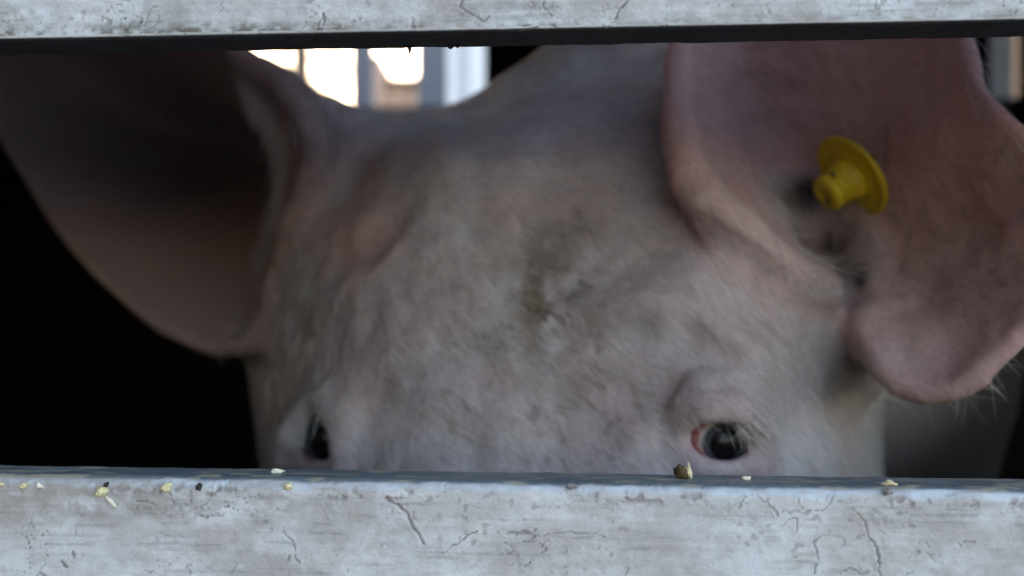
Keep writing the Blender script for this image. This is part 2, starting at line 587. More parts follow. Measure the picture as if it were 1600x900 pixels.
barn = empty('white_barn', (1.2, 7.0, 0))
tag(barn, 'white clad farm barn beside the shed posts', 'barn')
bx0 = (676 - 800) * K * 7.0 - 1.2
box_obj('wall', (bx0, 0, 0), (1.3, 5.0, 4.2), M_barn_white, barn, 0.01)
xj = (724 - 800) * K * 7.0 - 1.2
box_obj('cover_strip', (xj - .035, -0.03, 0), (xj + .035, -.002, 4.2), M_barn_joint, barn, 0.004)
box_obj('door', (-0.2, -0.05, 0), (1.0, -.002, 2.2), M_concrete, barn, 0.01)
bm = bmesh.new()
for v in ((bx0 - .2, -.3, 4.203), (1.5, -.3, 4.203), (1.5, 5.3, 4.203), (bx0 - .2, 5.3, 4.203), (bx0 - .2, 2.5, 5.3), (1.5, 2.5, 5.3)):
    bm.verts.new(v)
bm.verts.ensure_lookup_table()
for f in ((0, 1, 5, 4), (2, 3, 4, 5), (0, 4, 3), (1, 2, 5), (0, 3, 2, 1)):
    bm.faces.new([bm.verts[i] for i in f])
bm_obj('roof', bm, M_tile, barn)

M_dim = simple_mat('dark_grey_concrete', (0.11, 0.11, 0.115), 0.85, scale=3, var=0.15)
store = empty('grain_store', (4.6, 6.0, 0))
tag(store, 'grey concrete grain store glimpsed at the right end of the far window', 'store')
box_obj('wall', (-1.6, 0, 0), (1.6, 3.0, 4.0), M_dim, store, 0.01)
box_obj('roof', (-1.75, -.15, 4.003), (1.75, 3.15, 4.15), M_roof, store, 0.01)
box_obj('door', (-.6, -.05, 0), (.6, -.002, 2.4), M_navy, store, 0.01)

block_shed = empty('light_block_shed', (-2.45, -2.85, 0))  # out of view, added to keep light off the left of the head
tag(block_shed, 'unseen dark shed added to block light from the left', 'shed')
box_obj('wall', (-1.6, -3, 0), (1.6, 3.0, 3.4), M_tile, block_shed, 0.01)
box_obj('roof', (-1.8, -3.2, 3.404), (1.8, 3.2, 3.6), M_roof, block_shed, 0.02)
box_obj('door', (1.603, -1, 0), (1.65, .2, 2.1), M_brown_wood, block_shed, 0.01)

hay = empty('sun_block_barn', (-7.1, 14.5, 0), R(27))  # out of view, added to keep direct sun out of the far window
tag(hay, 'unseen timber barn added to block the low sun', 'barn')
box_obj('wall', (-4.0, 0, 0), (2.9, 8.0, 5.0), M_brown_wood, hay, 0.02)
box_obj('roof', (-4.3, -.3, 5.004), (3.1, 8.3, 5.3), M_tile, hay, 0.03)
box_obj('door', (-1.2, -.08, 0), (1.2, -.003, 3.2), M_dark_ply, hay, 0.01)

house = empty('brick_house', (-5.2, 30.0, 0))
tag(house, 'pale pink rendered house beyond the yard', 'house')


def HX(px):
    return (px - 800) * K * 30.0 + 5.2


def HZ(py):
    return (450 - py) * K * 30.0 + CAM_Z


box_obj('wall', (HX(604), 0, 0), (HX(700), 6, HZ(132)), M_render, house, 0.02)
box_obj('gable_wing', (HX(577), -1.5, 0), (HX(604) - .01, 5, HZ(104)), M_render, house, 0.02)
box_obj('roof', (HX(600), -.2, HZ(132) + .003), (HX(704), 6.2, HZ(132) + .14), M_tile, house, 0.02)
for px in (616, 630, 644):
    w = box_obj('window', (HX(px) - .35, -.06, 2.8), (HX(px) + .35, -.002, 4.3), M_glass, house, 0.01)
    box_obj('sill', (HX(px) - .42, -.12, 2.7), (HX(px) + .42, -.003, 2.797), M_concrete, w, 0.01)


def bare_tree(name, base, h, seed, label):
    rnd = random.Random(seed)
    tr = empty(name, base)
    tag(tr, label, 'tree', 'bare winter trees beyond the yard')

    def tube(bm, pts, rad):
        prev = None
        for i, (p_, r_) in enumerate(zip(pts, rad)):
            d = (pts[min(i + 1, len(pts) - 1)] - pts[max(i - 1, 0)]).normalized()
            u = d.orthogonal().normalized()
            w_ = d.cross(u)
            ring = [bm.verts.new(p_ + (u * math.cos(a) + w_ * math.sin(a)) * r_) for a in [k * math.tau / 6 for k in range(6)]]
            if prev:
                for k in range(6):
                    bm.faces.new((prev[k], prev[(k + 1) % 6], ring[(k + 1) % 6], ring[k]))
            prev = ring
    bt, bc = bmesh.new(), bmesh.new()

    def grow(bm, p0, d, L, r0, lev):
        pts, rad = [p0], [r0]
        p_ = p0.copy()
        n = 6
        for i in range(n):
            d = (d + Vector((rnd.uniform(-.2, .2), rnd.uniform(-.2, .2), rnd.uniform(-.05, .16)))).normalized()
            p_ = p_ + d * (L / n)
            pts.append(p_.copy())
            rad.append(r0 * (1 - 0.7 * (i + 1) / n))
        tube(bm, pts, rad)
        if lev < 4:
            for _ in range((7, 5, 5, 4)[lev]):
                i = rnd.randint(2, n)
                a = rnd.uniform(0, math.tau)
                dd = (d * 0.55 + Vector((math.cos(a), math.sin(a), rnd.uniform(0, .6)))).normalized()
                grow(bc, pts[i], dd, L * rnd.uniform(.45, .65), max(0.006, rad[i] * .6), lev + 1)
    grow(bt, Vector((0, 0, 0)), Vector((0, 0, 1)), h * .55, h * .022, 0)
    bm_obj('trunk', bt, M_bark, tr, True)
    bm_obj('crown', bc, M_bark, tr, True)
    return tr


bare_tree('bare_tree', ((535 - 800) * K * 22, 22, 0), 9.5, 3, 'bare winter tree with its branches against the bright sky, nearer the house')
bare_tree('bare_tree', ((360 - 800) * K * 26, 26, 0), 9.0, 8, 'bare winter tree standing left of the pink house')

# ------------------------------------------------------------------ the pig
ORG = np.array([0.19, 1.25, DECK - CAM_Z])        # between its feet, relative to the lens
pig = empty('pig', (ORG[0], ORG[1], DECK))
tag(pig, 'pale pink pig with bristly dirty forehead looking out between two white slats', 'pig')


def axis(a, b, h, lo, hi, cap, g=1.16):
    c = list(np.arange(a, b + 1e-9, h))
    st = h
    while c[-1] < hi:
        st = min(cap, st * g)
        c.append(c[-1] + st)
    st = h
    while c[0] > lo:
        st = min(cap, st * g)
        c.insert(0, c[0] - st)
    return np.array(c)


H = 0.0021
xs = axis(-0.362, 0.232, H, -0.36, 0.62, 0.022)
ys = axis(0.405, 0.775, H, 0.32, 2.12, 0.035)
zs = axis(-0.138, 0.155, H, -0.68, 0.34, 0.022)
Fld = np.full((len(xs), len(ys), len(zs)), 0.5, np.float32)


def window(lo, hi):
    sl = []
    for arr, a, b in zip((xs, ys, zs), lo, hi):
        sl.append(slice(max(0, np.searchsorted(arr, a) - 1), min(len(arr), np.searchsorted(arr, b) + 1)))
    return tuple(sl)


def coords(w):
    return (xs[w[0]].astype(np.float32)[:, None, None], ys[w[1]].astype(np.float32)[None, :, None], zs[w[2]].astype(np.float32)[None, None, :])


def smin(a, b, k):
    h = np.clip(0.5 + 0.5 * (b - a) / k, 0, 1)
    return b * (1 - h) + a * h - k * h * (1 - h)


def put(w, d, k):
    Fld[w] = smin(Fld[w], d.astype(np.float32), k)


def carve(w, d, k):
    Fld[w] = -smin(-Fld[w], d.astype(np.float32), k)


def ellipsoid(c, rad, rot=None, k=0.02, sub=False):
    c = np.asarray(c, float)
    rad = np.asarray(rad, float)
    m = rad.max() + k + 0.03
    w = window(c - m, c + m)
    X, Y, Z = coords(w)
    dx, dy, dz = X - c[0], Y - c[1], Z - c[2]
    if rot is not None:
        A = np.asarray(rot, float)            # rows are the local axes
        l = [A[i, 0] * dx + A[i, 1] * dy + A[i, 2] * dz for i in range(3)]
    else:
        l = [dx, dy, dz]
    k0 = np.sqrt((l[0] / rad[0]) ** 2 + (l[1] / rad[1]) ** 2 + (l[2] / rad[2]) ** 2)
    k1 = np.sqrt((l[0] / rad[0] ** 2) ** 2 + (l[1] / rad[1] ** 2) ** 2 + (l[2] / rad[2] ** 2) ** 2) + 1e-9
    d = k0 * (k0 - 1) / k1
    (carve if sub else put)(w, d, k)


def capsule(a, b, ra, rb, k=0.02, sub=False, flat=1.0):
    a, b = np.asarray(a, float), np.asarray(b, float)
    m = max(ra, rb) + k + 0.03
    w = window(np.minimum(a, b) - m, np.maximum(a, b) + m)
    X, Y, Z = coords(w)
    ba = b - a
    t = ((X - a[0]) * ba[0] + (Y - a[1]) * ba[1] + (Z - a[2]) * ba[2]) / (ba @ ba)
    t = np.clip(t, 0, 1)
    d = np.sqrt(((X - a[0]) - t * ba[0]) ** 2 + ((Y - a[1]) - t * ba[1]) ** 2 + (((Z - a[2]) - t * ba[2]) * flat) ** 2) - (ra + (rb - ra) * t)
    (carve if sub else put)(w, d, k)


def chain(pts, rads, k=0.01, sub=False):
    for i in range(len(pts) - 1):
        capsule(pts[i], pts[i + 1], rads[i], rads[i + 1], k, sub)


# head frame: a along the brow to the right, u up the forehead, n out of the forehead
yaw, pitch = R(22), R(37)
a_ = np.array([math.cos(yaw), -math.sin(yaw), 0])
back = np.array([math.sin(yaw), math.cos(yaw), 0])
u_ = back * math.sin(pitch) + np.array([0, 0, 1]) * math.cos(pitch)
n_ = np.cross(a_, u_)
n_ = n_ if n_[1] < 0 else -n_
HO = P(815, 690, 0.454)                           # mid point between the eyes, on the skin
ROT = np.stack([a_, u_, n_])


def HP(a, u, n):
    return HO + a_ * a + u_ * u + n_ * n


def roundbox(c, half, rad, rot, k):
    c = np.asarray(c, float)
    half = np.asarray(half, float)
    m = np.linalg.norm(half) + k + 0.03
    w = window(c - m, c + m)
    X, Y, Z = coords(w)
    dx, dy, dz = X - c[0], Y - c[1], Z - c[2]
    q = [np.abs(rot[i, 0] * dx + rot[i, 1] * dy + rot[i, 2] * dz) - (half[i] - rad) for i in range(3)]
    o = np.sqrt(sum(np.maximum(t, 0) ** 2 for t in q))
    i_ = np.minimum(np.maximum(np.maximum(q[0], q[1]), q[2]), 0)
    put(w, o + i_ - rad, k)


# torso, neck, legs
capsule((0.20, 0.98, 0.015), (0.36, 1.75, 0.03), 0.232, 0.225, 0.02)
capsule((0.40, 1.75, 0.02), (0.42, 1.92, 0.0), 0.19, 0.15, 0.1)
capsule(P(920, 400, 0.72), (0.19, 0.97, 0.01), 0.118, 0.205, 0.06)
for lx, ly, s in ((0.08, 1.02, 1), (0.34, 1.02, 1), (0.27, 1.80, -1), (0.52, 1.76, -1)):
    chain([(lx, ly, -0.10), (lx, ly + .03 * s, -0.36), (lx, ly + (.0 if s > 0 else .05), -0.5), (lx, ly, -0.60), (lx, ly - .03, -0.635)],
          [0.105, 0.055, 0.04, 0.036, 0.036], 0.04)
chain([(0.43, 2.03, 0.08), (0.44, 2.07, 0.0), (0.46, 2.07, -.1)], [0.02, 0.012, 0.006], 0.02)
# skull and face: a relief of the front of the head (photo pixel -> depth), smooth between the sculpted heights
RELIEF = {
    740: [(422, .72), (446, .61), (488, .545), (540, .502), (620, .471), (720, .452), (820, .444), (920, .438), (1020, .433), (1120, .433), (1200, .443), (1280, .464), (1325, .51), (1352, .60), (1375, .74)],
    680: [(410, .72), (440, .61), (500, .535), (550, .502), (620, .477), (720, .460), (820, .453), (920, .447), (1020, .440), (1120, .437), (1200, .449), (1280, .472), (1325, .52), (1350, .60), (1375, .74)],
    600: [(392, .74), (430, .62), (500, .543), (565, .507), (650, .482), (760, .469), (860, .464), (960, .457), (1060, .448), (1140, .446), (1220, .458), (1290, .486), (1335, .55), (1368, .70)],
    500: [(375, .75), (430, .62), (505, .550), (575, .515), (665, .492), (780, .481), (880, .477), (980, .470), (1080, .462), (1170, .464), (1250, .482), (1310, .515), (1355, .62)],
    420: [(400, .72), (460, .605), (520, .555), (595, .521), (685, .501), (800, .493), (900, .489), (1000, .482), (1100, .475), (1180, .483), (1260, .505), (1330, .54)],
    340: [(430, .70), (500, .60), (560, .558), (640, .526), (740, .511), (850, .506), (950, .502), (1040, .498), (1100, .502), (1180, .525), (1260, .55)],
    270: [(480, .70), (560, .605), (640, .553), (740, .527), (860, .519), (960, .519), (1040, .528), (1120, .545)],
    210: [(520, .72), (600, .62), (680, .570), (780, .547), (880, .542), (980, .545), (1060, .562), (1140, .57)],
    172: [(560, .72), (620, .69), (690, .67), (760, .60), (850, .570), (950, .568), (1040, .58)],
    130: [(560, 1.0), (620, 1.05), (690, 1.05), (745, .90), (800, .67), (860, .63), (950, .615), (1040, .615), (1120, .62)],
    70: [(640, 1.0), (740, 1.0), (800, .90), (850, .72), (950, .66), (1040, .65), (1120, .65)],
    -20: [(700, 1.0), (850, 1.0), (930, .78), (1040, .72), (1120, .72)],
    850: [(440, .62), (540, .50), (680, .44), (820, .425), (960, .42), (1100, .43), (1220, .45), (1330, .53), (1400, .70)],
    1000: [(480, .62), (600, .48), (720, .41), (820, .40), (940, .40), (1080, .43), (1220, .50), (1330, .65)],
}
for y_, row in RELIEF.items():
    if y_ > 190 and y_ < 900:
        row += [(row[-1][0] + 70, .95), (1510, 1.0), (300, 1.0)]
cp = np.array([(x, y, d) for y, row in RELIEF.items() for x, d in row], float)
flatk = np.where(cp[:, 2] < 0.6, 0.445 + (cp[:, 2] - 0.445) * 0.80, 0.569 + (cp[:, 2] - 0.6) * 1.0)
cp[:, 2] = np.where((cp[:, 2] > .445), flatk, cp[:, 2])
pd_ = np.hypot(cp[:, None, 0] - cp[None, :, 0], cp[:, None, 1] - cp[None, :, 1])
wgt = np.linalg.solve(np.block([[pd_ + np.eye(len(cp)) * -4.0, np.ones((len(cp), 1))], [np.ones((1, len(cp))), np.zeros((1, 1))]]), np.r_[cp[:, 2], 0])
GX, GY = np.arange(300, 1505, 5.0), np.arange(-100, 1105, 5.0)
RX, RY = np.meshgrid(GX, GY, indexing='ij')
REL = np.full(RX.shape, wgt[-1])
for (x, y, _), w_ in zip(cp, wgt[:-1]):
    REL += w_ * np.hypot(RX - x, RY - y)


def blur(A, n):
    for _ in range(n):
        Bp = np.pad(A, 1, mode='edge')
        A = (Bp[:-2, 1:-1] + Bp[2:, 1:-1] + Bp[1:-1, :-2] + Bp[1:-1, 2:] + 2 * A) / 6
    return A


REL = blur(REL, 26)
for cx, cy, sx, sy, amp in ((1105, 425, 95, 48, -.010), (1130, 572, 85, 26, -.005), (1295, 690, 55, 70, -.003), (1275, 600, 90, 110, .014), (1212, 665, 20, 60, .006), (552, 650, 20, 75, -.005),
                            (600, 500, 60, 60, -.004), (985, 690, 60, 60, -.004), (830, 560, 120, 120, -.003), (880, 300, 60, 40, .004), (1045, 600, 22, 50, .0012),
                            (700, 250, 60, 30, -.003), (480, 690, 45, 60, .014)):
    REL += amp * np.exp(-((RX - cx) / sx) ** 2 - ((RY - cy) / sy) ** 2)
SXg, SYg = np.gradient(REL, 5.0)


def relief_solid():
    w = window((-0.28, 0.36, -0.40), (0.36, 0.84, 0.32))
    X, Y, Z = coords(w)
    for j in range(Y.shape[1]):
        y = float(Y[0, j, 0])
        if y < .37:
            continue
        u = np.clip((800 + X[:, 0, 0] / (K * y) - 300) / 5, 0, len(GX) - 1.001)
        v = np.clip((450 - Z[0, 0, :] / (K * y) + 100) / 5, 0, len(GY) - 1.001)
        i, k = u.astype(int), v.astype(int)
        fu, fv = (u - i)[:, None], (v - k)[None, :]

        def samp(A):
            return (A[np.ix_(i, k)] * (1 - fu) * (1 - fv) + A[np.ix_(i + 1, k)] * fu * (1 - fv) + A[np.ix_(i, k + 1)] * (1 - fu) * fv + A[np.ix_(i + 1, k + 1)] * fu * fv)
        s_ = np.sqrt(1 + (samp(SXg) / (K * y)) ** 2 + (samp(SYg) / (K * y)) ** 2)
        d = (samp(REL) - y) / s_
        d = np.maximum(d, (y - 0.72) * 0.9)
        d = np.maximum(d, -0.36 - Z[0, 0, :][None, :])
        ww = (w[0], slice(w[1].start + j, w[1].start + j + 1), w[2])
        put(ww, d[:, None, :], 0.02)


relief_solid()
# poll and the roots of the ears
chain([P(383, 106, .640), P(443, 172, .636), P(522, 250, .632), P(615, 312, .632), P(700, 322, .640)], [0.008, 0.0125, 0.0200, 0.027, 0.030], 0.03)
capsule(P(1020, 240, 0.61), P(1110, 140, 0.585), 0.035, 0.024, 0.03)
capsule(P(1180, 350, 0.555), P(1300, 420, 0.555), 0.03, 0.03, 0.03)
ellipsoid(P(1300, 480, 0.55), (0.035, 0.045, 0.045), None, 0.03)
capsule(P(570, 360, 0.625), P(510, 320, 0.645), 0.026, 0.018, 0.04)


def surf(px, py, y0=0.36, y1=0.95):
    """depth at which the ray through a photo pixel first enters the flesh"""
    Y = np.arange(y0, y1, 0.0008)
    X, Z = (px - 800) * K * Y, (450 - py) * K * Y
    i = np.clip(np.searchsorted(xs, X), 1, len(xs) - 1)
    j = np.clip(np.searchsorted(ys, Y), 1, len(ys) - 1)
    k = np.clip(np.searchsorted(zs, Z), 1, len(zs) - 1)
    f = Fld[i, j, k]
    h = np.nonzero(f < 0)[0]
    return float(Y[h[0]]) if len(h) else None


def fold(pts, rad, k, sub=False, off=0.0):
    """a ridge, or with sub a groove, that follows the skin under a row of photo pixels"""
    q = []
    for px, py in pts:
        y = surf(px, py)
        if y:
            q.append(P(px, py, y + off))
    n = len(q)
    rr = [rad * (0.45 + 0.55 * math.sin(math.pi * (i + .5) / n)) for i in range(n)]
    chain(q, rr, k, sub)


# ears: a funnel of flesh round the ear canal, built from balls along rays from the canal to the rim
def spline(pts, n):
    pts = np.asarray(pts, float)
    m = len(pts)
    out = []
    tt = np.linspace(0, m - 1, n)
    for t in tt:
        i = min(int(t), m - 2)
        f = t - i
        p0, p1, p2, p3 = pts[max(i - 1, 0)], pts[i], pts[i + 1], pts[min(i + 2, m - 1)]
        out.append(0.5 * ((2 * p1) + (-p0 + p2) * f + (2 * p0 - 5 * p1 + 4 * p2 - p3) * f * f + (-p0 + 3 * p1 - 3 * p2 + p3) * f ** 3))
    return np.array(out)


def ear(canal, rim, depth, k, nu=110, nv=330, ridges=(), seed=0, dy=0.0):
    if dy:
        rim = [(a, b, 0.604 + (450 - a) * dy, r_) for a, b, y, r_ in rim]
        canal = (canal[0], canal[1], 0.80)
    rp = spline([np.r_[P(a, b, y), r_] for a, b, y, r_ in rim], nv)
    c = P(*canal)
    E = np.full(Fld.shape, 0.5, np.float32)
    uu = np.linspace(0.0, 1.0, nu)
    cen = rp[:, :3].mean(0)
    for vi in range(nv):
        r3, rr = rp[vi, :3], rp[vi, 3]
        mid = 0.5 * c + 0.5 * r3 + np.array([0, depth, 0])
        S = ((1 - uu) ** 2)[:, None] * c + (2 * uu * (1 - uu))[:, None] * mid + (uu ** 2)[:, None] * r3
        rad = 0.0042 + (rr - 0.0042) * uu ** 5 + 0.004 * (1 - uu) ** 2
        v = vi / nv
        for (v0, wv, amp) in ridges:
            S[:, 1] -= amp * np.exp(-((v - v0) / wv) ** 2) * np.sin(np.pi * np.clip(uu * 1.05, 0, 1))
        S[:, 1] += 0.003 * np.sin(v * 37 + seed + uu * 4) * uu * (1 - uu) * 2
        for p_, r_ in zip(S, rad):
            m = r_ + 0.013
            w = window(p_ - m, p_ + m)
            X, Y, Z = coords(w)
            d = np.sqrt((X - p_[0]) ** 2 + (Y - p_[1]) ** 2 + (Z - p_[2]) ** 2) - np.float32(r_)
            np.minimum(E[w], d, out=E[w])
    sel = E < 0.4
    own = E < Fld + 0.004
    A = Fld[sel]
    Fld[sel] = smin(A, E[sel], k)
    return own & (E < 0.03)


EAR_R = ear((1292, 385, .552), [
    (1322, 452, .500, .007), (1245, 432, .474, .0085), (1150, 362, .463, .0105), (1082, 285, .473, .010), (1060, 180, .494, .008),
    (1070, 70, .512, .007), (1130, -30, .515, .005), (1280, -70, .50, .004), (1420, -40, .483, .004), (1500, 50, .467, .004),
    (1535, 150, .452, .004), (1605, 225, .437, .004), (1680, 340, .425, .004), (1650, 440, .425, .004), (1585, 530, .432, .005),
    (1510, 600, .442, .006), (1435, 610, .454, .0055), (1385, 580, .467, .006), (1360, 525, .482, .0065), (1350, 475, .500, .007)],
    0.034, 0.009, ridges=((0.62, 0.05, -0.006), (0.8, 0.05, 0.006)))
EAR_L = ear((440, 250, .690), [
    (448, 400, .570, .009), (470, 340, .575, .010), (492, 270, .578, .010), (490, 205, .585, .011), (448, 140, .590, .010), (385, 96, .590, .007),
    (300, 35, .585, .004), (180, -10, .575, .004), (60, 20, .560, .004), (-20, 90, .552, .004), (-5, 190, .548, .004),
    (52, 290, .545, .004), (108, 375, .545, .004), (180, 452, .546, .004), (255, 508, .548, .005), (330, 540, .552, .006),
    (392, 535, .558, .007), (428, 480, .565, .008), (440, 430, .568, .008)],
    0.045, 0.010, ridges=((0.50, 0.045, 0.020),), seed=2, dy=0.00040)
# the hollow of the right ear hole
fold([(1282, 312), (1296, 350), (1318, 395), (1338, 425), (1350, 445)], 0.0105, 0.014, True, 0.002)
fold([(1240, 300), (1262, 340), (1290, 372)], 0.006, 0.012, True, 0.001)
fold([(1345, 430), (1365, 455), (1372, 490)], 0.004, 0.006, False, 0.001)
fold([(1378, 440), (1390, 470), (1400, 510)], 0.003, 0.006, True)

chain([P(1372, 470, .506), P(1400, 525, .492), P(1435, 568, .476), P(1490, 585, .466)], [0.006, 0.0085, 0.0085, 0.006], 0.016)
# folds of skin
fold([(930, 490), (1000, 492), (1060, 505), (1120, 535), (1165, 570), (1200, 620)], 0.0065, 0.018, False, 0.003)
fold([(985, 515), (1060, 530), (1110, 560), (1150, 585)], 0.003, 0.014, True, -0.001)
fold([(1030, 300), (1062, 335), (1100, 358), (1140, 382), (1185, 412), (1225, 436)], 0.0048, 0.004, True, 0.0)
fold([(480, 415), (520, 400), (570, 374), (605, 345)], 0.0040, 0.016, True, -0.001)

# eyes
Yr = surf(1121, 686) - 0.002
Yl = surf(508, 684) - 0.001
print('eye depths', Yr, Yl)
ER = P(1121, 686, Yr + 0.0150)
EL = P(513, 682, Yl + 0.0160)
for e in (ER, EL):
    ellipsoid(e + np.array([0, 0.008, 0.0]), (0.025, 0.021, 0.0215), None, 0.014)
# lids: a fleshy roll above and below each eye
chain([P(1050, 700, Yr + .008), P(1072, 660, Yr + .003), P(1108, 640, Yr - .0015), P(1150, 645, Yr - .0015), P(1185, 676, Yr + .004), P(1200, 710, Yr + .010)],
      [0.003, 0.0050, 0.0062, 0.0064, 0.005, 0.003], 0.006)
chain([P(1052, 702, Yr + .008), P(1085, 724, Yr + .001), P(1125, 731, Yr - .001), P(1170, 724, Yr + .003), P(1198, 712, Yr + .010)],
      [0.003, 0.0042, 0.0046, 0.0044, 0.003], 0.006)
fold([(1062, 630), (1095, 608), (1140, 606), (1185, 636)], 0.004, 0.008, False, 0.001)
fold([(438, 716), (460, 676), (490, 640), (518, 630), (536, 656), (541, 705), (537, 748)], 0.0044, 0.012, False, 0.002)
tilt = np.array([[math.cos(R(4)), 0, -math.sin(R(4))], [0, 1, 0], [math.sin(R(4)), 0, math.cos(R(4))]])
ellipsoid(P(1125, 687, Yr), (0.0114, 0.014, 0.0074), tilt, 0.004, sub=True)
ellipsoid(P(510, 679, Yl), (0.0076, 0.020, 0.0104), None, 0.004, sub=True)
for e in (ER, EL):
    ellipsoid(e, (0.0150, 0.0150, 0.0150), None, 0.002, sub=True)


def surface_nets(F, xs, ys, zs):
    S = F < 0
    n = np.zeros(tuple(d - 1 for d in F.shape), np.int8)
    for a in (0, 1):
        for b in (0, 1):
            for c in (0, 1):
                n += S[a:F.shape[0] - 1 + a, b:F.shape[1] - 1 + b, c:F.shape[2] - 1 + c]
    mask = (n > 0) & (n < 8)
    idx = np.full(mask.shape, -1, np.int32)
    i, j, k = np.nonzero(mask)
    idx[i, j, k] = np.arange(len(i))
    acc = np.zeros((len(i), 3))
    cnt = np.zeros(len(i))
    for ax in range(3):
        for p in (0, 1):
            for q in (0, 1):
                o0 = [0, 0, 0]
                oth = [t for t in range(3) if t != ax]
                o0[oth[0]], o0[oth[1]] = p, q
                o1 = list(o0)
                o1[ax] = 1
                fa = F[i + o0[0], j + o0[1], k + o0[2]].astype(float)
                fb = F[i + o1[0], j + o1[1], k + o1[2]].astype(float)
                cr = (fa < 0) != (fb < 0)
                t = np.where(cr, fa / np.where(cr, fa - fb, 1), 0)
                pa = np.stack([xs[i + o0[0]], ys[j + o0[1]], zs[k + o0[2]]], 1)
                pb = np.stack([xs[i + o1[0]], ys[j + o1[1]], zs[k + o1[2]]], 1)
                acc += np.where(cr[:, None], pa + t[:, None] * (pb - pa), 0)
                cnt += cr
    V = acc / cnt[:, None]
    Q = []
    for ax in range(3):
        A = np.moveaxis(S, ax, 0)
        cr = A[:-1] != A[1:]
        cr = cr[:, 1:-1, 1:-1]
        a, b, c = np.nonzero(cr)
        b, c = b + 1, c + 1
        I = np.moveaxis(idx, ax, 0)
        q = np.stack([I[a, b - 1, c - 1], I[a, b, c - 1], I[a, b, c], I[a, b - 1, c]], 1)
        flip = A[a, b, c]
        if ax == 1:
            flip = ~flip
        q[~flip] = q[~flip][:, ::-1]
        Q.append(q)
    return V, np.concatenate(Q)


PV, PF = surface_nets(Fld, xs, ys, zs)
tag_depth = surf(1352, 262) - 0.0075
print('tag depth', tag_depth)
del Fld


def vnormals(V, F):
    N = np.cross(V[F[:, 2]] - V[F[:, 0]], V[F[:, 3]] - V[F[:, 1]])
    out = np.zeros_like(V)
    for c in range(4):
        np.add.at(out, F[:, c], N)
    return out / (np.linalg.norm(out, axis=1)[:, None] + 1e-12)


def relax(V, F, it, lam):
    e = np.concatenate([F[:, [0, 1]], F[:, [1, 2]], F[:, [2, 3]], F[:, [3, 0]]])
    e = np.concatenate([e, e[:, ::-1]])
    deg = np.bincount(e[:, 0], minlength=len(V))[:, None]
    for _ in range(it):
        s = np.zeros_like(V)
        for c in range(3):
            s[:, c] = np.bincount(e[:, 0], weights=V[e[:, 1], c], minlength=len(V))
        V = V + lam * (s / deg - V)
    return V


PV = relax(PV, PF, 3, 0.5)
PN = vnormals(PV, PF)
if np.mean(np.sum(PN * (PV - PV.mean(0)), 1)) < 0:
    PF = PF[:, ::-1].copy()
    PN = -PN
# low lumps of flesh and faint creases
lump = (fbm(PV * 38, 3, 201) - 0.5) * 0.006 + (fbm(PV * 130, 3, 207) - 0.5) * 0.0008
headw = sstep(0.75, 0.62, PV[:, 1])
dE = np.minimum(np.linalg.norm(PV - ER, axis=1), np.linalg.norm(PV - EL, axis=1))
PV = PV + PN * (lump * headw * sstep(0.014, 0.03, dE))[:, None]
PN = vnormals(PV, PF)


def blob(px, py, Y, r):
    return np.exp(-(np.linalg.norm(PV - P(px, py, Y), axis=1) / r) ** 2)


# skin and coat colour
pale = 0.74 * np.array([0.535, 0.488, 0.500])
pink = 0.74 * np.array([0.53, 0.37, 0.365])
flesh = 0.74 * np.array([0.44, 0.28, 0.27])
greyd = 0.74 * np.array([0.33, 0.32, 0.325])
brown = 0.74 * np.array([0.20, 0.155, 0.11])
col = np.tile(pale, (len(PV), 1))


def mixc(m, c):
    global col
    m = np.clip(m, 0, 1)[:, None]
    col = col * (1 - m) + c * m


n1 = fbm(PV * 30, 4, 221)
n2 = fbm(PV * 90, 4, 227)
mixc(sstep(0.42, 0.68, n1) * 0.45, pink)
mixc(sstep(0.5, 0.75, n2) * 0.14, greyd)
xe, ze = PV[:, 0], PV[:, 2]
pxs = 800 + PV[:, 0] / (K * PV[:, 1])
pys = 450 - PV[:, 2] / (K * PV[:, 1])
# ears are pinker than the face
ii = [np.clip(np.searchsorted(ax_, PV[:, n_i]), 1, len(ax_) - 1) for n_i, ax_ in enumerate((xs, ys, zs))]


def soft(arr):
    """membership of an ear at the vertices, averaged over neighbours so the colour fades in"""
    m = np.maximum(arr[ii[0], ii[1], ii[2]], arr[ii[0] - 1, ii[1] - 1, ii[2] - 1]).astype(float)
    e = np.concatenate([PF[:, [0, 1]], PF[:, [1, 2]], PF[:, [2, 3]], PF[:, [3, 0]]])
    e = np.concatenate([e, e[:, ::-1]])
    dg = np.bincount(e[:, 0], minlength=len(PV))
    for _ in range(12):
        m = 0.4 * m + 0.6 * np.bincount(e[:, 0], weights=m[e[:, 1]], minlength=len(PV)) / dg
    return m


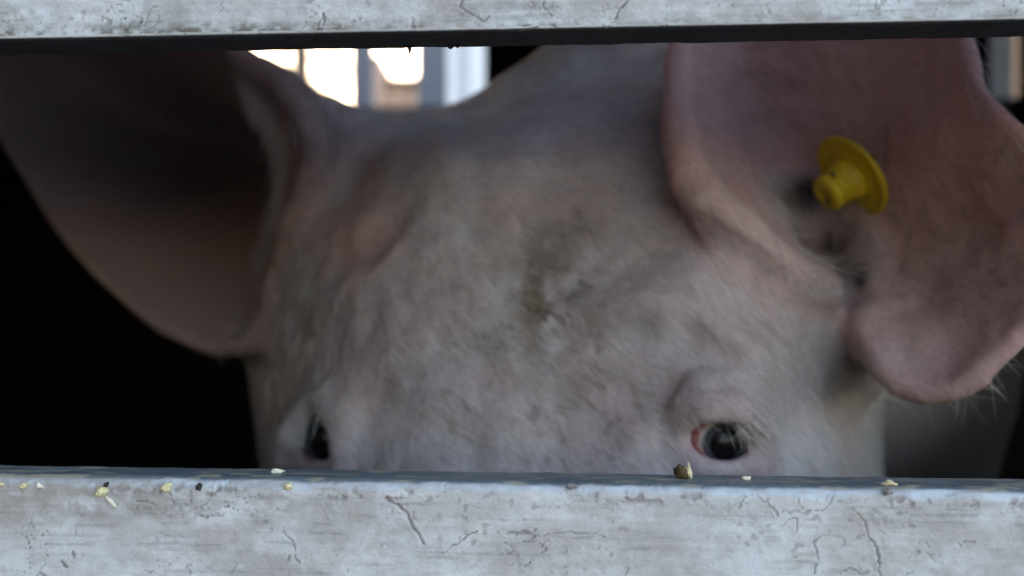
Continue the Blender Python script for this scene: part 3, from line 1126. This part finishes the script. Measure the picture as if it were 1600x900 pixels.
ear_r, ear_l = soft(EAR_R), soft(EAR_L)
mixc(ear_r * 0.9, pink * np.array([1.32, 1.18, 1.14]))
mixc(ear_l * 0.85, pink * 0.60)  # left ear skin painted darker, standing in for shade
for b in ((1200, 170, .54, .035), (1500, 400, .47, .04), (1300, 400, .54, .03)):
    mixc(blob(*b) * 0.5, flesh * 0.8)
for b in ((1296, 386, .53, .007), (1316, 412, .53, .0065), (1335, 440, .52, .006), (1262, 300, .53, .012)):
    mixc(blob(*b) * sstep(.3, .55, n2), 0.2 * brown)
for b, m in (((560, 380, .53, .022), .6), ((620, 260, .56, .02), .5), ((1100, 440, .49, .035), .35), ((1010, 420, .49, .02), .2), ((1180, 520, .48, .025), .3),
             ((960, 660, .45, .03), .25)):
    mixc(blob(*b) * m, pink)
for pts in ([(1030, 300), (1062, 335), (1100, 358), (1140, 382), (1185, 412), (1225, 436)],):
    dd = np.full(len(PV), 9.0)
    for (x1, y1), (x2, y2) in zip(pts[:-1], pts[1:]):
        tt_ = np.clip(((pxs - x1) * (x2 - x1) + (pys - y1) * (y2 - y1)) / ((x2 - x1) ** 2 + (y2 - y1) ** 2), 0, 1)
        dd = np.minimum(dd, np.hypot(pxs - x1 - tt_ * (x2 - x1), pys - y1 - tt_ * (y2 - y1)) * K * .5)
    mixc(np.exp(-(dd / 0.0022) ** 2) * sstep(.3, .6, n2) * (PV[:, 1] < .6) * 0.7, brown * 0.5)


def spot(px, py, rx, ry):
    return np.exp(-((pxs - px) / rx) ** 2 - ((pys - py) / ry) ** 2) * (PV[:, 1] < .66)


mixc(spot(1090, 425, 125, 62) * 0.6, pink)
mixc(spot(1120, 655, 75, 55) * 0.35, pink)
mixc(spot(1180, 520, 70, 40) * 0.4, pink)
mixc(spot(545, 372, 90, 48) * 0.6, pink * np.array([1.12, .90, .90]))
mixc(spot(1410, 555, 75, 60) * 0.5, np.array([0.45, 0.345, 0.335]))
mixc(spot(1295, 455, 55, 28) * 0.8, pale * 0.9)
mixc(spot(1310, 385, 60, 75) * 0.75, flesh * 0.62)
mixc(spot(1275, 585, 80, 75) * 0.6, greyd * 0.72)
mixc(spot(1205, 665, 26, 60) * 0.6, greyd * 0.75)
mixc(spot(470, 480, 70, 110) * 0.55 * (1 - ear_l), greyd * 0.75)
mixc(spot(470, 680, 62, 80) * 0.65, greyd * 0.7)  # dark tone round the left eye in place of shade
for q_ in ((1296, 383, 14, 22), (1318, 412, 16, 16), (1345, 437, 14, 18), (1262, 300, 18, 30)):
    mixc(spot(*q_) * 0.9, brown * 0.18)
mixc(blob(1110, 430, .475, .036) * 0.6, np.array([0.42, 0.345, 0.335]))
# neck hump behind the ears is greyer, rear body painted near-black for shade
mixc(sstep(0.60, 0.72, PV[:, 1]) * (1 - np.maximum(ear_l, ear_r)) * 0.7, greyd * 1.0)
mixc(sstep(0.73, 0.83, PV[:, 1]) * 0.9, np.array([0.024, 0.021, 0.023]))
# rims of the eyes
for (px, py, Y, r_) in ((1082, 695, Yr + 0.0085, .0065), (1165, 692, Yr + 0.0085, .0075), (1120, 712, Yr + 0.0035, .006), (1120, 655, Yr + 0.0015, .007)):
    mixc(blob(px, py, Y, r_) * 0.9, np.array([0.50, 0.17, 0.18]))
mixc(sstep(.0165, .0150, np.linalg.norm(PV - ER, axis=1)), np.array([0.36, 0.15, 0.155]))
mixc(sstep(.0175, .0155, np.linalg.norm(PV - EL, axis=1)), np.array([0.12, 0.07, 0.07]))
# dirt rubbed into the forehead
dirt = np.zeros(len(PV))
for px, py, r_, m in ((850, 460, .018, .9), (830, 500, .02, .6), (900, 520, .02, .5), (900, 365, .012, .55), (930, 600, .02, .5), (700, 440, .03, .25),
                      (760, 560, .05, .3), (1190, 510, .012, .25), (860, 640, .03, .35), (1480, 440, .02, .3), (640, 560, .03, .3)):
    dirt = np.maximum(dirt, m * np.exp(-(np.hypot(PV[:, 0] - P(px, py, .49)[0], PV[:, 2] - P(px, py, .49)[2]) / r_) ** 2))
dirt *= (PV[:, 1] < .56)
smear = np.zeros(len(PV))
for px, py, rx, rz, m in ((850, 455, .020, .032, .95), (860, 560, .03, .03, .4), (800, 520, .03, .02, .45), (930, 590, .03, .018, .4), (890, 520, .02, .02, .5), (690, 600, .03, .03, .25), (640, 500, .02, .02, .3), (900, 360, .02, .01, .5)):
    q0 = P(px, py, .48)
    smear = np.maximum(smear, m * np.exp(-((PV[:, 0] - q0[0]) / rx) ** 2 - ((PV[:, 2] - q0[2]) / rz) ** 2))
mixc(smear * (PV[:, 1] < .6) * sstep(0.22, 0.58, fbm(PV * np.array([120, 90, 70]), 4, 233)) * 1.0, np.array([0.130, 0.096, 0.070]))
mixc(dirt * sstep(0.38, 0.6, n2) * 0.75, brown * 1.1)

# skin material: the colour above with stretched flecks of dried mud where the coat is dirty
M_skin, nt, b = new_mat('pig_skin')
L = nt.links.new
ca = nt.nodes.new('ShaderNodeAttribute'); ca.attribute_name = 'Col'
da = nt.nodes.new('ShaderNodeAttribute'); da.attribute_name = 'dirt'
tc = nt.nodes.new('ShaderNodeTexCoord')
mp = nt.nodes.new('ShaderNodeMapping')
mp.vector_type = 'TEXTURE'
mp.inputs['Rotation'].default_value = (0, R(-36), 0)
mp.inputs['Scale'].default_value = (1.0, 1.6, 2.6)
no = nt.nodes.new('ShaderNodeTexNoise')
no.inputs['Scale'].default_value = 230
no.inputs['Detail'].default_value = 3
mr = nt.nodes.new('ShaderNodeMapRange')
mr.inputs['From Min'].default_value = 0.565
mr.inputs['From Max'].default_value = 0.68
ma = nt.nodes.new('ShaderNodeMath'); ma.operation = 'MULTIPLY_ADD'
ma.inputs[1].default_value = 0.9
ma.inputs[2].default_value = 0.09
mm = nt.nodes.new('ShaderNodeMath'); mm.operation = 'MULTIPLY'
mx = nt.nodes.new('ShaderNodeMix'); mx.data_type = 'RGBA'
mx.inputs[7].default_value = (0.075, 0.052, 0.035, 1)
st = nt.nodes.new('ShaderNodeTexNoise')          # fine coat streaks
st.inputs['Scale'].default_value = 900
st.inputs['Detail'].default_value = 4
mps = nt.nodes.new('ShaderNodeMapping')
mps.vector_type = 'TEXTURE'
mps.inputs['Rotation'].default_value = (0, R(-40), 0)
mps.inputs['Scale'].default_value = (1.0, 2.0, 8.0)
mx2 = nt.nodes.new('ShaderNodeMix'); mx2.data_type = 'RGBA'; mx2.blend_type = 'MULTIPLY'
rps = nt.nodes.new('ShaderNodeValToRGB')
rps.color_ramp.elements[0].position = 0.3; rps.color_ramp.elements[0].color = (0.78, 0.77, 0.76, 1)
rps.color_ramp.elements[1].position = 0.65; rps.color_ramp.elements[1].color = (1.08, 1.08, 1.08, 1)
bp = nt.nodes.new('ShaderNodeBump')
bp.inputs['Strength'].default_value = 0.3
bp.inputs['Distance'].default_value = 0.0006
L(tc.outputs['Object'], mp.inputs['Vector']); L(mp.outputs[0], no.inputs['Vector'])
L(tc.outputs['Object'], mps.inputs['Vector']); L(mps.outputs[0], st.inputs['Vector'])
L(no.outputs['Fac'], mr.inputs['Value']); L(da.outputs['Fac'], ma.inputs[0])
L(mr.outputs[0], mm.inputs[0]); L(ma.outputs[0], mm.inputs[1])
L(st.outputs['Fac'], rps.inputs['Fac'])
mx2.inputs['Factor'].default_value = 1.0
L(ca.outputs['Color'], mx2.inputs[6]); L(rps.outputs['Color'], mx2.inputs[7])
L(mx2.outputs[2], mx.inputs[6]); L(mm.outputs[0], mx.inputs['Factor'])
L(mx.outputs[2], b.inputs['Base Color'])
L(st.outputs['Fac'], bp.inputs['Height']); L(bp.outputs[0], b.inputs['Normal'])
b.inputs['Roughness'].default_value = 0.75
b.inputs['Specular IOR Level'].default_value = 0.2
b.inputs['Subsurface Weight'].default_value = 0.25
b.inputs['Subsurface Radius'].default_value = (1.0, 0.35, 0.2)
b.inputs['Subsurface Scale'].default_value = 0.004

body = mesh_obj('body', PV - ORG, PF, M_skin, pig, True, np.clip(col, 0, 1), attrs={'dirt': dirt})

# ------------------------------------------------------------------ eyes
def make_eye(c, gaze, iris_r, label):
    bm = bmesh.new()
    bmesh.ops.create_uvsphere(bm, u_segments=48, v_segments=32, radius=0.0141)
    g = Vector(gaze).normalized()
    for v in bm.verts:                                            # the cornea bulges
        d = v.co.normalized().dot(g)
        v.co *= 1 + 0.05 * max(0.0, (d - 0.72) / 0.28) ** 1.5
    m, nt, b = new_mat('eyeball')
    L = nt.links.new
    tc = nt.nodes.new('ShaderNodeTexCoord')
    nv = nt.nodes.new('ShaderNodeVectorMath'); nv.operation = 'NORMALIZE'
    dt = nt.nodes.new('ShaderNodeVectorMath'); dt.operation = 'DOT_PRODUCT'
    dt.inputs[1].default_value = g
    rp = nt.nodes.new('ShaderNodeValToRGB')
    e = rp.color_ramp.elements
    ci = math.cos(iris_r)
    cp = math.cos(iris_r * 0.70)
    e[0].position, e[0].color = max(0.0, ci - .15), (0.40, 0.13, 0.13, 1)
    e[1].position, e[1].color = ci - .06, (0.50, 0.44, 0.43, 1)
    for pos, c_ in ((ci - .015, (0.30, 0.29, 0.30, 1)), (ci + .015, (0.045, 0.05, 0.062, 1)), (cp - .01, (0.05, 0.055, 0.068, 1)), (cp + .015, (0.004, 0.004, 0.005, 1))):
        x = e.new(pos)
        x.color = c_
    L(tc.outputs['Object'], nv.inputs[0]); L(nv.outputs[0], dt.inputs[0])
    L(dt.outputs['Value'], rp.inputs['Fac'])
    d2 = nt.nodes.new('ShaderNodeVectorMath'); d2.operation = 'DOT_PRODUCT'
    d2.inputs[1].default_value = (0.75, 0.0, -0.66)
    r2 = nt.nodes.new('ShaderNodeMapRange')
    r2.inputs['From Min'].default_value = -0.42
    r2.inputs['From Max'].default_value = -0.24
    r3 = nt.nodes.new('ShaderNodeMapRange')                         # the membrane stops at the iris
    r3.inputs['From Min'].default_value = ci + .01
    r3.inputs['From Max'].default_value = ci - .03
    mu = nt.nodes.new('ShaderNodeMath'); mu.operation = 'MULTIPLY'
    mix = nt.nodes.new('ShaderNodeMix'); mix.data_type = 'RGBA'
    mix.inputs[7].default_value = (0.38, 0.16, 0.165, 1)
    L(nv.outputs[0], d2.inputs[0]); L(d2.outputs['Value'], r2.inputs['Value'])
    L(dt.outputs['Value'], r3.inputs['Value'])
    L(r2.outputs[0], mu.inputs[0]); L(r3.outputs[0], mu.inputs[1])
    L(mu.outputs[0], mix.inputs['Factor']); L(rp.outputs[0], mix.inputs[6])
    L(mix.outputs[2], b.inputs['Base Color'])
    b.inputs['Roughness'].default_value = 0.25
    b.inputs['Specular IOR Level'].default_value = 0.18
    b.inputs['Coat Weight'].default_value = 0.05
    b.inputs['Coat Roughness'].default_value = 0.12
    o = bm_obj('eye', bm, m, pig, True, tuple(c - ORG))
    o['label'] = label
    return o


make_eye(ER, (0.04, -1.0, -0.04), R(35), 'open dark eye with pink corners above the lower slat')
make_eye(EL, (0.15, -1.0, -0.1), R(50), 'shaded dark eye at the edge of the face')

# ------------------------------------------------------------------ yellow ear tag
M_yel = simple_mat('yellow_plastic', (0.52, 0.37, 0.012), 0.45, scale=90, var=0.18, spec=0.4)
M_mud = simple_mat('dried_mud', (0.10, 0.07, 0.04), 0.9, scale=300, var=0.4)
TN = Vector((-0.80, -0.252, -0.545)).normalized()
tagc = P(1332, 275, tag_depth)
TS = tag_depth / 0.4755 * 1.07


def lathe(bm, prof, n=40):
    rings = []
    for r_, h_ in prof:
        rings.append([bm.verts.new((r_ * math.cos(a), r_ * math.sin(a), h_)) for a in [k * math.tau / n for k in range(n)]])
    for A, B in zip(rings[:-1], rings[1:]):
        for k in range(n):
            bm.faces.new((A[k], A[(k + 1) % n], B[(k + 1) % n], B[k]))
    bm.faces.new(rings[0][::-1])
    bm.faces.new(rings[-1])


def aim(o, d):
    o.scale = (TS, TS, TS)
    o.rotation_euler = Vector(d).to_track_quat('Z', 'Y').to_euler()


bm = bmesh.new()
lathe(bm, [(0.0150, -.0012), (0.0172, -.0010), (0.0180, -.0002), (0.0180, .0006), (0.0174, .0012), (0.0160, .0012), (0.0152, .0007), (0.0085, .0010), (0.0072, .0022)])
eartag = bm_obj('ear_tag', bm, M_yel, pig, True, tuple(tagc - ORG))
aim(eartag, TN)
eartag['label'] = 'round yellow plastic ear tag'
bm = bmesh.new()
lathe(bm, [(0.0095, 0.001), (0.0086, .004), (0.0072, .0070), (0.0068, .0088), (0.0078, .0093), (0.0080, .0103), (0.0066, .0108), (0.0064, .0122), (0.0074, .0127), (0.0075, .0158), (0.0066, .0172),
           (0.0034, .0175), (0.0026, .0168), (0.0024, .0135)])
for v in bm.verts:
    v.co.z *= 0.85
stud = bm_obj('stud', bm, M_yel, eartag, True)
for ang, hh, sz in ((2.2, .0085, .0013), (3.6, .0060, .0016), (4.6, .0172, .0011), (1.0, .0112, .0012), (4.2, .0095, .0015)):
    bm = bmesh.new()
    bmesh.ops.create_icosphere(bm, subdivisions=2, radius=sz)
    for v in bm.verts:
        v.co *= 0.8 + 0.5 * random.random()
    rr = 0.0072 if hh < .0165 else 0.0026
    bm_obj('mud_speck', bm, M_mud, stud, True, (rr * math.cos(ang), rr * math.sin(ang), hh * .85))
bm = bmesh.new()
lathe(bm, [(0.0030, -.012), (0.0034, -.0008)], 16)
bm_obj('pin', bm, M_mud, eartag, True)

# ------------------------------------------------------------------ bristles
def hair_mat(name, col, rough=0.45):
    m, nt, b = new_mat(name)
    b.inputs['Base Color'].default_value = (*col, 1)
    b.inputs['Roughness'].default_value = rough
    b.inputs['Specular IOR Level'].default_value = 0.35
    return m


M_hair = hair_mat('pale_bristles', (0.56, 0.52, 0.48))


def hairs(name, idx, length, rad, flow, lift, curl, mat):
    n = len(idx)
    p = PV[idx]
    nr = PN[idx]
    p = p + (rng.random((n, 3)) - 0.5) * 0.0016
    f = flow(p, nr) + rng.normal(0, 0.22, (n, 3))
    f = f - nr * np.sum(f * nr, 1)[:, None]
    f /= np.linalg.norm(f, axis=1)[:, None] + 1e-9
    L_ = length * (0.55 + 0.8 * rng.random(n))
    S = 5
    d = f + nr * (lift * (0.6 + 0.8 * rng.random(n)))[:, None]
    pts = np.zeros((n, S, 3))
    pts[:, 0] = p - nr * 0.0006
    droop = rng.normal(0, curl, (n, 3)) + np.array([0, 0, -curl * .8])
    for s in range(1, S):
        d = d + droop * 0.5 - nr * 0.10
        d /= np.linalg.norm(d, axis=1)[:, None]
        pts[:, s] = pts[:, s - 1] + d * (L_ / (S - 1))[:, None]
    cu = bpy.data.hair_curves.new(name)
    cu.add_curves([S] * n)
    cu.points.foreach_set('position', (pts - ORG).astype(np.float32).ravel())
    ra = cu.attributes.get('radius') or cu.attributes.new('radius', 'FLOAT', 'POINT')
    prof = np.array([1.0, 0.95, 0.8, 0.55, 0.12])
    rr = (rad * (0.6 + 0.8 * rng.random(n)))[:, None] * prof[None]
    ra.data.foreach_set('value', rr.astype(np.float32).ravel())
    cu.materials.append(mat)
    o = bpy.data.objects.new(name, cu)
    C.objects.link(o)
    o.parent = pig
    return o


def flow_face(p, nr):
    f = np.tile(np.array([0.95, -0.1, -0.60]), (len(p), 1))
    left = sstep(P(560, 0, .5)[0], P(430, 0, .5)[0], p[:, 0])[:, None]
    return f + left * np.array([-0.9, 0, 0.1])


front = (PN[:, 1] < 0.25) & (PV[:, 1] < 0.66) & (PV[:, 2] > -0.10) & (dE > 0.0235) & (np.linalg.norm(PV - EL, axis=1) > 0.032)
vis = np.nonzero(front & (pxs > -40) & (pxs < 1660) & (pys > 20) & (pys < 790))[0]
inear = ((ear_r > 0.5) | (ear_l > 0.5))[vis]
w = np.where(inear, 0.18, 1.0)
w /= w.sum()
short = rng.choice(vis, 10000, p=w)
hairs('hair', short, np.full(len(short), 0.010), np.full(len(short), 0.000055), flow_face, 0.22, 0.10, M_hair)
longi = rng.choice(vis, 1300, p=w)
hairs('hair', longi, np.full(len(longi), 0.020), np.full(len(longi), 0.00008), flow_face, 0.45, 0.16, M_hair)
# hanging fringe of the right ear, the ear openings and the back of the poll
fr = np.nonzero((pys > 560) & (pys < 640) & (pxs > 1370) & (pxs < 1640) & (PV[:, 1] < .49))[0]
fr = rng.choice(fr, 40)
hairs('hair', fr, np.full(len(fr), 0.018), np.full(len(fr), 0.000045), lambda p, nr: np.tile(np.array([0.7, 0.1, -0.8]), (len(p), 1)), 0.35, 0.12, M_hair)
to = np.nonzero((pys > 60) & (pys < 200) & (pxs > 380) & (pxs < 800) & (PV[:, 1] > .5) & (PV[:, 1] < .68) & (PN[:, 2] > .3))[0]
if len(to):
    to = rng.choice(to, 500)
    hairs('hair', to, np.full(len(to), 0.013), np.full(len(to), 0.00006), lambda p, nr: np.tile(np.array([0.6, 0.2, 0.3]), (len(p), 1)), 0.6, 0.1, M_hair)
ca_ = np.nonzero(((np.hypot((pxs - 1262) / 60, (pys - 372) / 85) < 1) | (np.hypot((pxs - 455) / 40, (pys - 270) / 90) < 1)) & (PV[:, 1] < .72) & (PN[:, 1] < 0.2))[0]
if len(ca_):
    ca_ = rng.choice(ca_, 420)
    hairs('hair', ca_, np.full(len(ca_), 0.018), np.full(len(ca_), 0.00006), lambda p, nr: np.tile(np.array([0.5, -0.5, -0.5]), (len(p), 1)), 0.5, 0.2, M_hair)
# eyelashes
la = np.nonzero((np.linalg.norm(PV - P(1163, 652, Yr - .002), axis=1) < .0085) & (PV[:, 1] < Yr + .004))[0]
if len(la):
    la = rng.choice(la, 70)
    hairs('eyelash', la, np.full(len(la), 0.012), np.full(len(la), 0.00011), lambda p, nr: np.tile(np.array([0.6, -0.5, -0.6]), (len(p), 1)), 0.9, 0.06, M_hair)

# ------------------------------------------------------------------ crumbs on the lower slat
M_flake = simple_mat('straw_flake', (0.62, 0.55, 0.33), 0.75, scale=400, var=0.3)
M_flake_pale = simple_mat('pale_husk', (0.70, 0.66, 0.52), 0.75, scale=400, var=0.25)
M_flake_dark = simple_mat('dark_seed', (0.03, 0.025, 0.02), 0.7, scale=400, var=0.3)
M_flake_grey = simple_mat('grey_paint_chip', (0.22, 0.21, 0.21), 0.8, scale=400, var=0.25)
M_clump = simple_mat('dung_clump', (0.085, 0.06, 0.025), 0.9, scale=500, var=0.6)


def flake(name, px, py, wpx, hpx, rot, mat, label, cat, thick=0.0009, top=False, seed=0, group=None):
    rnd = random.Random(seed)
    y = 0.011 if top else -0.0004
    x, z = onwall(px, py, y)
    if top:
        z = GAP_LO + thick * 0.8
    s = K * 0.335 * 0.78
    bm = bmesh.new()
    bmesh.ops.create_icosphere(bm, subdivisions=3, radius=1.0)
    off = Vector((rnd.random() * 50, rnd.random() * 50, 0))
    cr, sr = math.cos(rot), math.sin(rot)
    for v in bm.verts:
        n = 1 + 0.8 * mnoise.noise(v.co * 1.2 + off) + 0.4 * mnoise.noise(v.co * 2.9 + off)
        a, c_, t = v.co.x * n * wpx * .5 * s, v.co.z * n * hpx * .5 * s, v.co.y * n * thick
        t += 0.35 * thick * mnoise.noise(Vector((v.co.x * 2, v.co.z * 2, 3)) + off)
        if top:
            v.co = Vector((a, c_, t))
        else:
            v.co = Vector((a * cr - c_ * sr, t, a * sr + c_ * cr))
    q = T0 + EX * x + EY * y
    o = bm_obj(name, bm, mat, None, True, (q[0], q[1], z), -TA)
    return tag(o, label, cat, group)


G = 'feed crumbs caught on the lower slat'
flake('straw_flake', 37, 759, 18, 10, .3, M_flake, 'thin straw flake nearest the left end of the lower slat', 'flake', seed=1, group=G)
flake('straw_flake', 62, 758, 11, 14, .8, M_flake_pale, 'pale oval husk third crumb in from the left end of the lower slat', 'flake', seed=2, group=G)
flake('straw_flake', 3, 757, 9, 9, .8, M_flake, 'yellow flake cut by the left edge of the view on the lower slat', 'flake', seed=12, group=G)
flake('straw_flake', 158, 768, 22, 18, .9, M_flake, 'large curled yellow husk with a dark seed beside it on the lower slat', 'flake', 0.0018, seed=3, group=G)
flake('seed', 166, 757, 8, 9, 0, M_flake_dark, 'small black seed touching the large curled yellow husk', 'seed', 0.0012, seed=4, group=G)
flake('straw_flake', 172, 783, 26, 9, -.7, M_flake_pale, 'faint pale flake just below the large curled husk', 'flake', 0.0005, seed=14, group=G)
flake('straw_flake', 260, 761, 24, 14, .35, M_flake, 'broad cream flake left of the black seed on the lower slat', 'flake', seed=5, group=G)
flake('seed', 311, 760, 9, 14, -.3, M_flake_dark, 'upright black seed standing alone on the lower slat', 'seed', seed=6, group=G)
flake('straw_flake', 450, 760, 17, 13, .2, M_flake, 'rounded yellow flake right of the upright black seed', 'flake', seed=7, group=G)
flake('straw_flake', 432, 733, 26, 16, .1, M_flake_pale, 'flat pale husk lying on the top edge in front of the dark interior', 'flake', 0.0006, top=True, seed=8, group=G)
flake('dung_clump', 1065, 735, 30, 22, 0, M_clump, 'brown clump of dung and straw on the top edge below the open eye', 'clump', 0.0020, top=True, seed=9)
flake('straw_flake', 1076, 733, 12, 10, 0, M_flake, 'yellow straw bit stuck beside the brown dung clump', 'flake', 0.0022, top=True, seed=19, group=G)
flake('paint_chip', 893, 759, 18, 12, 0, M_flake_grey, 'grey chip under the forehead on the arris of the lower slat', 'chip', 0.0008, seed=10)
flake('straw_flake', 1390, 755, 26, 9, 0, M_flake, 'yellow flake on the arris below the cheek and hanging ear', 'flake', seed=11, group=G)
flake('paint_chip', 1388, 768, 16, 12, 0, M_flake_grey, 'grey chip hanging under the yellow flake at the right', 'chip', 0.0008, seed=13)
flake('straw_flake', 1166, 741, 16, 14, 0, M_flake_pale, 'tiny pale husk on the top edge right of the open eye', 'flake', 0.0005, top=True, seed=15, group=G)
